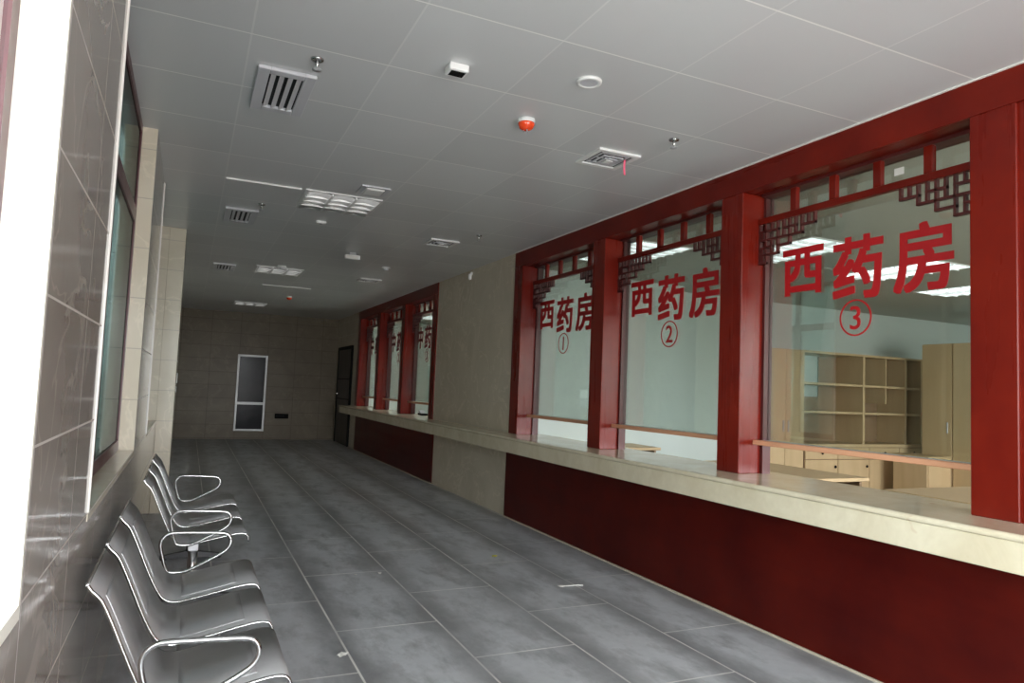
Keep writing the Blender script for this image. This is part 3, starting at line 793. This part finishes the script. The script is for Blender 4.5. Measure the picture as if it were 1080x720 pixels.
def cupboard(y0, w, label):
    t = thing('tall_cupboard', label, 'cupboard', (9.2, y0, 0), 'tall cupboards at the right of window 3')
    MB().box(0.02, 0.52, 0, w, 0, 2.2).build('carcass', M['maple'], t)
    dr = MB().box(0, 0.02, 0.004, w - 0.004, 0.06, 2.195, 0.002).build('door', M['maple'], t)
    MB().box(-0.012, 0, 0.05, 0.07, 1.0, 1.15, 0.003).build('handle', M['alu'], dr)
    return t
cupboard(6.04, 0.42, 'tall flat-doored maple cupboard touching the open shelves')
cupboard(5.60, 0.43, 'tall flat-doored maple cupboard next to the red pillar edge in window 3')
t = thing('low_cupboard', 'low maple cupboard in front of the tall cupboards', 'cupboard', (8.75, 6.05, 0))
MB().box(0, 0.44, 0, 0.50, 0, 0.68).build('carcass', M['maple'], t)
MB().box(-0.02, 0.45, -0.01, 0.51, 0.68, 0.70, 0.003).build('top', M['maple'], t)
MB().box(-0.018, 0, 0.01, 0.49, 0.05, 0.67, 0.002).build('door', M['maple'], t)
def desk(x0, x1, y0, y1, label, z=0.75, group='maple desks behind the counter'):
    t = thing('desk', label, 'desk', (x0, y0, 0), group)
    w, l = x1 - x0, y1 - y0
    MB().box(0, w, 0, l, z - 0.03, z, 0.004).build('desktop', M['maple'], t)
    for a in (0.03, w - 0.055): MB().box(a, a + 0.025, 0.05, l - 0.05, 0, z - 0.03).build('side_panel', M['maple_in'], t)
    MB().box(0.055, w - 0.055, l / 2 - 0.01, l / 2 + 0.01, 0.25, z - 0.03).build('modesty_panel', M['black'], t)
    return t
desk(4.35, 5.10, 4.03, 5.35, 'maple desk whose corner shows below the wood rail of window 3')
desk(4.55, 5.9, 2.55, 3.48, 'maple desk at the lower right of window 3, beside the red pillar')
desk(3.75, 4.75, 6.35, 6.9, 'small wooden desk against the white partition, seen through window 2', 0.78)
t = thing('counter_device', 'small dark device lying on the counter behind the distant window', 'device', (3.41, 10.75, CZ))
MB().box(-0.05, 0.05, -0.11, 0.11, 0.0, 0.03, 0.006).build('body', M['black'], t)
MB().obox((0.0, 0.04, 0.045), (0.08, 0.12, 0.02), Matrix.Rotation(0.35, 3, 'X'), 0.004).build('screen', M['grey'], t)
GI = 'lit louvred lights of the pharmacy ceiling'
LI = None
for x, y, l in ((4.85, 4.70, 'lit pharmacy ceiling light at the left of window 3, behind the character 西'),
                (6.45, 4.75, 'lit pharmacy ceiling light behind the characters 药 and 房 of window 3'),
                (8.05, 5.0, 'lit pharmacy ceiling light lowest at the right of window 3'),
                (3.80, 5.62, 'lit pharmacy ceiling light showing through the upper panes of windows 1 and 2'),
                                (4.4, 11.0, 'lit ceiling light behind the distant windows, the nearer of the two'), (4.4, 13.0, 'lit ceiling light behind the distant windows, the farther of the two')):
    if LI is None: LI = light_fixture(x, y, PZ, l, GI, 0.6, 1.1, 2, 8, True, 'panel_light')
    else:
        c = copy_tree(LI); c.location = (x, y, PZ); c['label'] = l

# ------------------------------------------------------------------ world and daylight
w = bpy.data.worlds.new('overcast_sky'); SC.world = w; w.use_nodes = True
nt = w.node_tree; nt.nodes.clear(); k = N(nt)
out = k.n('ShaderNodeOutputWorld'); bg = k.n('ShaderNodeBackground'); tc = k.n('ShaderNodeTexCoord'); sp = k.n('ShaderNodeSeparateXYZ')
k.l(tc.outputs['Generated'], sp.inputs[0])
f = k.ramp(sp.outputs[2], -0.02, 0.04)
k.l(k.mix(f, c4(0.50, 0.495, 0.48), c4(0.94, 0.975, 1.0)), bg.inputs[0]); bg.inputs[1].default_value = 22.0
k.l(bg.outputs[0], out.inputs[0])
def portal(name, loc, rot, sx, sy):
    l = bpy.data.lights.new(name, 'AREA'); l.shape = 'RECTANGLE'; l.size = sx; l.size_y = sy
    l.cycles.is_portal = True
    o = bpy.data.objects.new(name, l); COL.objects.link(o); o.location = loc; o.rotation_euler = rot
portal('entrance_daylight', (1.525, YB - 0.1, 1.3), (math.radians(90), 0, 0), 2.85, 2.6)
portal('added_office_daylight', (5.1, -1.6, 1.68), (math.radians(90), 0, 0), 2.4, 1.55)  # sky light through the added openings of the pharmacy rooms
portal('added_office_daylight', (7.9, -1.6, 1.68), (math.radians(90), 0, 0), 2.6, 1.55)
portal('added_office_daylight', (5.7, 11.6, 1.68), (0, math.radians(90), 0), 1.55, 4.0)
portal('window_daylight', (-0.46, 0.6, 1.86), (0, math.radians(-90), 0), 1.95, 2.0)
portal('window_daylight', (-0.46, 3.66, 1.86), (0, math.radians(-90), 0), 1.95, 2.08)
portal('window_daylight', (-0.46, 6.87, 1.86), (0, math.radians(-90), 0), 1.95, 1.75)

# ------------------------------------------------------------------ camera
f_px, pp = 740.0, (540.0, 360.0)
vy, vx = (199.0, 396.6), (2160.0, 476.6)
f_px = math.sqrt(-((vx[0] - pp[0]) * (vy[0] - pp[0]) + (vx[1] - pp[1]) * (vy[1] - pp[1])))
ax = Vector((vx[0] - pp[0], vx[1] - pp[1], f_px)).normalized()
ay = Vector((vy[0] - pp[0], vy[1] - pp[1], f_px)).normalized()
az = ay.cross(ax).normalized()
if az.y > 0: az = -az
R = Matrix((ax, ay, az))
right, down, fwd = R @ Vector((1, 0, 0)), R @ Vector((0, 1, 0)), R @ Vector((0, 0, 1))
mw = Matrix((right, -down, -fwd)).transposed().to_4x4()
mw.translation = Vector((0, 0, 1.35))
cam = bpy.data.cameras.new('camera'); co = bpy.data.objects.new('camera', cam); COL.objects.link(co)
cam.sensor_width = 36.0; cam.lens = f_px / 1080 * 36.0; cam.clip_start = 0.02
co.matrix_world = mw
SC.camera = co

vs = SC.view_settings
vs.view_transform = 'Standard'; vs.look = 'None'; vs.gamma = 1.0; vs.use_curve_mapping = False; vs.exposure = 0.0
SC.cycles.max_bounces = 10; SC.cycles.diffuse_bounces = 5; SC.cycles.glossy_bounces = 4; SC.cycles.transparent_max_bounces = 12
SC.cycles.use_denoising = True
